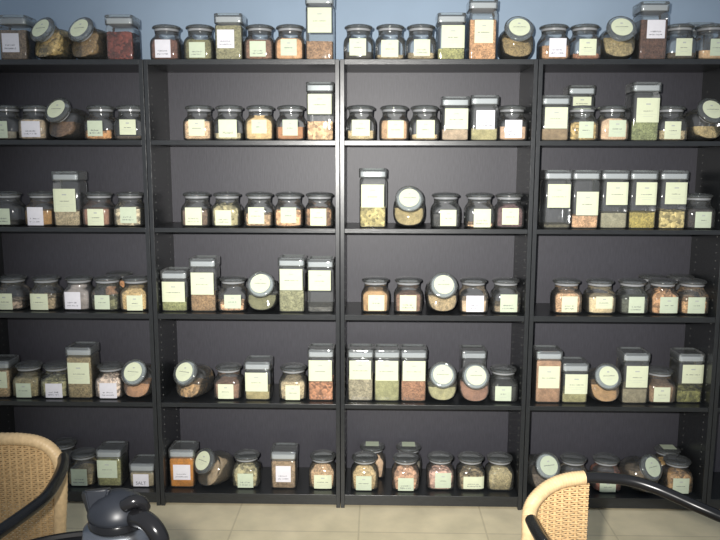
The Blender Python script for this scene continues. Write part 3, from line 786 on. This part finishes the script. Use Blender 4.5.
# left chair, its back towards the bookcases
YL = -1.23
o = empty('rattan_armchair', (-0.74, -1.42, ZF), 'rattan armchair with black bent arms at the left, its back against the shelves', 'chair', 'rattan armchairs with black arms')
T = lambda px, py: Uy(px, py, YL)
rp = [T(62.5, 600), T(61.5, 560), T(61, 530), T(62, 500), T(62, 476), T(59, 461), T(51, 450), T(39, 443.5), T(22, 440.8), T(0, 440.5)]
xm = -0.80
left = [Vector((2*xm-p.x, p.y, p.z)) for p in rp[::-1]]
lowR = Vector((rp[0].x, YL, 0.40)); lowL = Vector((2*xm-rp[0].x, YL, 0.40))
rail = [lowR]+rp+[q for q in left if q.x < rp[-1].x-0.02]+[lowL]
sub = lambda L_: [P2(o, p) for p in L_]
link('back_frame', wrapped_tube(sub(rail), 0.0150), M['rattanwrap'], o, 60)
cols = spline(rp[3:]+[q for q in left if q.x < rp[-1].x-0.02][:-3], 6)
cols = sorted([Vector((p.x, p.y, p.z)) for p in cols], key=lambda p: -p.x)
weave('woven_back', sub(cols), 0.42, o)
zs = [0.72, 0.715, 0.71, 0.705, 0.70, 0.695, 0.69, 0.685, 0.68, 0.665]
armpx = [(64, 459), (64, 466), (60.6, 476), (54, 488.5), (45.5, 500), (32, 511), (17, 522), (3, 532), (-14, 545)]
s0 = T(64, 459).z
arm = [T(64, 459)]+[Uz(px, py, s0-0.004*(i+1)) for i, (px, py) in enumerate(armpx[1:])]
endp = arm[-1]; arm += [endp+Vector((-0.01, -0.05, -0.01)), endp+Vector((-0.015, -0.085, -0.06)), Vector((endp.x-0.015, endp.y-0.085, 0.42)), Vector((endp.x-0.015, endp.y-0.08, ZF))]
for mir in (0, 1):
    q = arm if not mir else [Vector((2*xm-p.x, p.y, p.z)) for p in arm]
    bm = bmesh.new(); tube(bm, sub(spline(q, 8)), 0.0135, 14); link('arm', bm, M['black'], o, 60)
yfz = arm[-1].y
bm = bmesh.new(); c0 = P2(o, (xm, (YL+yfz)/2, 0.40))
loft(bm, [(0, 0.20, 4), (0.012, 0.215, 4), (0.03, 0.215, 4), (0.04, 0.20, 4)], 40)
for v in bm.verts: v.co += c0
link('seat', bm, M['rattan'], o, 50)
for sx in (0, 1):
    p = rp[0] if sx == 0 else Vector((2*xm-rp[0].x, YL, 0))
    bm = bmesh.new(); tube(bm, [P2(o, (p.x, YL, 0.40)), P2(o, (p.x, YL+0.02, ZF))], 0.013, 12); link('leg', bm, M['black'], o, 60)

# right chair, turned to face the right
o = empty('rattan_armchair', (0.68, -1.52, ZF), 'rattan armchair with black bent arms at the right, seen from its side', 'chair', 'rattan armchairs with black arms')
sub = lambda L_: [P2(o, p) for p in L_]
rpx = [(530, 530, 0.655), (530, 517, 0.675), (532, 506, 0.69), (537.5, 497, 0.705), (547, 488, 0.718), (559, 481.5, 0.728), (572, 478, 0.733), (585, 476.5, 0.735)]
rail = [Uz(*p) for p in rpx]
n0 = rail[0]; f0 = rail[-1]
link('back_frame', wrapped_tube(sub([Vector((n0.x, n0.y, 0.40)), Vector((n0.x, n0.y, 0.55))]+rail), 0.0155), M['rattanwrap'], o, 60)
weave('woven_back', sub(spline(rail[1:]+[Uz(590.5, 476.5, 0.735)], 5)), 0.42, o)
farpx = [(583, 476.8, 0.735), (589, 476.5, 0.735), (599.5, 476.5, 0.734), (620, 477.8, 0.731), (638, 481, 0.727), (658, 487.5, 0.72), (677, 495.5, 0.712), (697, 504.5, 0.703), (718, 513.5, 0.693), (738, 523, 0.68)]
far = [Uz(*p) for p in farpx]; e = far[-1]
far += [e+Vector((0.05, -0.02, -0.06)), Vector((e.x+0.055, e.y-0.02, 0.42)), Vector((e.x+0.05, e.y-0.02, ZF))]
bm = bmesh.new(); tube(bm, sub(spline(far, 8)), 0.0125, 14); link('arm', bm, M['black'], o, 60)
nearpx = [(532, 519, 0.695), (537, 529, 0.694), (546, 543, 0.692), (566, 565, 0.69), (600, 590, 0.685), (650, 612, 0.68)]
near = [Uz(*p) for p in nearpx]; e2 = near[-1]
near += [e2+Vector((0.05, 0.0, -0.06)), Vector((e2.x+0.055, e2.y, 0.42)), Vector((e2.x+0.05, e2.y, ZF))]
bm = bmesh.new(); tube(bm, sub(spline(near, 8)), 0.0125, 14); link('arm', bm, M['black'], o, 60)
cc = (n0+f0+e+e2)/4
bm = bmesh.new(); loft(bm, [(0, 0.17, 3.5), (0.012, 0.185, 3.5), (0.03, 0.185, 3.5), (0.04, 0.17, 3.5)], 40)
for v in bm.verts: v.co += P2(o, (cc.x-0.02, cc.y, 0.40))
link('seat', bm, M['rattan'], o, 50)
for p in (n0, f0):
    bm = bmesh.new(); tube(bm, [P2(o, (p.x, p.y, 0.42)), P2(o, (p.x-0.02, p.y, ZF))], 0.013, 12); link('leg', bm, M['black'], o, 60)

# ------------------------------------------------------------------ small round table and the coffee jug
TC = Vector((-0.365, -1.835, 0.75)); TR_ = 0.205
o = empty('round_side_table', (TC.x, TC.y, ZF), 'small round black table with a raised rim under the coffee jug', 'table')
bm = bmesh.new(); h = 0.75-ZF
loft(bm, [(h-0.022, 0.17, 2), (h-0.020, TR_-0.004, 2), (h-0.012, TR_, 2), (h-0.002, TR_, 2), (h, TR_-0.003, 2), (h, TR_-0.010, 2), (h-0.006, TR_-0.013, 2), (h-0.006, 0.02, 2)], 72)
link('table_top', bm, M['tabletop'], o, 40)
bm = bmesh.new(); loft(bm, [(0.02, 0.022, 2), (h-0.021, 0.022, 2)], 20); link('pedestal', bm, M['black'], o, 40)
bm = bmesh.new(); loft(bm, [(0.0, 0.15, 2), (0.008, 0.15, 2), (0.022, 0.03, 2)], 48); link('base', bm, M['black'], o, 40)

YJ = -1.90
pc = Uy(119, 516, YJ); JX = pc.x; zr = pc.z; rl = 0.0425
z0 = 0.7445
o = empty('coffee_jug', (JX, YJ, z0), 'dark grey coffee jug with domed lid, spout and black handle on the round table', 'jug')
lz = zr-z0
bm = bmesh.new()
loft(bm, [(0.0, 0.046, 2), (0.004, 0.052, 2), (0.02, 0.056, 2), (lz*0.55, 0.056, 2), (lz*0.76, 0.053, 2), (lz-0.017, 0.050, 2), (lz-0.011, 0.042, 2)], 48)
link('body', bm, M['steel'], o, 50)
bm = bmesh.new()
loft(bm, [(lz-0.0120, 0.0405, 2), (lz-0.010, 0.0425, 2), (lz-0.004, 0.0415, 2), (lz-0.001, 0.040, 2)], 48)
link('collar', bm, M['gloss'], o, 50)
bm = bmesh.new()
loft(bm, [(lz-0.001, rl-0.003, 2), (lz+0.001, rl, 2), (lz+0.006, rl+0.0005, 2), (lz+0.014, rl-0.002, 2), (lz+0.023, rl-0.008, 2), (lz+0.030, rl-0.016, 2), (lz+0.035, rl-0.026, 2), (lz+0.037, rl-0.036, 2)], 48)
ld = link('lid', bm, M['carafe'], o, 60)
# spout: a tapering wedge to the left of the lid
bm = bmesh.new()
jt = lambda px, py, y: Uy(px, py, y)-Vector((JX, YJ, z0))
a1 = jt(81.5, 495, YJ+0.005); a2 = jt(84, 491, YJ+0.004); b1 = jt(113, 488, YJ+0.030); b2 = jt(110, 490.5, YJ-0.01)
c1 = jt(96, 534, YJ+0.025); c2 = jt(94, 531, YJ-0.02); d1 = jt(119, 520, YJ+0.035); t1 = jt(86, 493, YJ-0.012)
vs = [bm.verts.new(p) for p in (a1, t1, a2, b1, b2, c1, c2, d1)]
bmesh.ops.convex_hull(bm, input=vs)
bmesh.ops.bevel(bm, geom=bm.edges[:], offset=0.002, segments=2, affect='EDGES')
link('spout', bm, M['carafe'], o, 40)
bm = bmesh.new()
lev = [jt(124, 508, YJ-0.030), jt(133, 503, YJ-0.032), jt(142, 503, YJ-0.026), jt(146, 511, YJ-0.02)]
for s_, r_ in ((0, 0.011),):
    tube(bm, spline(lev, 6), [0.006]+[0.0095]*17+[0.007], 12)
link('lever', bm, M['gloss'], ld, 60)
bm = bmesh.new()
hp = [jt(136, 519, YJ-0.030), jt(146, 521, YJ-0.045), jt(155, 529, YJ-0.055), jt(161, 541, YJ-0.058), jt(161, 560, YJ-0.055)+Vector((0, 0, 0)), Vector((0.062, -0.045, 0.050)), Vector((0.048, -0.028, 0.022))]
sp = spline(hp, 8); tube(bm, sp, [0.0135]*len(sp), 14)
link('handle', bm, M['gloss'], o, 60)

# ------------------------------------------------------------------ light
w = bpy.data.worlds.new('world'); SC.world = w; w.use_nodes = True
bg = w.node_tree.nodes['Background']; bg.inputs[0].default_value = (0.80, 0.88, 1.0, 1); bg.inputs[1].default_value = 0.42
fl = bpy.data.lights.new('camera_flash', 'SPOT'); fo = bpy.data.objects.new('camera_flash', fl); C.objects.link(fo)
fo.location = (CX-0.10, -CD-0.02, CZ+0.09)
d = Vector((0.22, 0, 1.06))-fo.location; fo.rotation_euler = d.to_track_quat('-Z', 'Y').to_euler()
fl.energy = 560; fl.color = (1.0, 0.97, 0.92); fl.shadow_soft_size = 0.022; fl.spot_size = math.radians(68); fl.spot_blend = 1.0
SC.view_settings.view_transform = 'Standard'; SC.view_settings.look = 'None'; SC.view_settings.gamma = 1; SC.view_settings.use_curve_mapping = False
SC.view_settings.exposure = 0.0
SC.cycles.transparent_max_bounces = 32
SC.cycles.max_bounces = 8
SC.cycles.caustics_reflective = False; SC.cycles.caustics_refractive = False
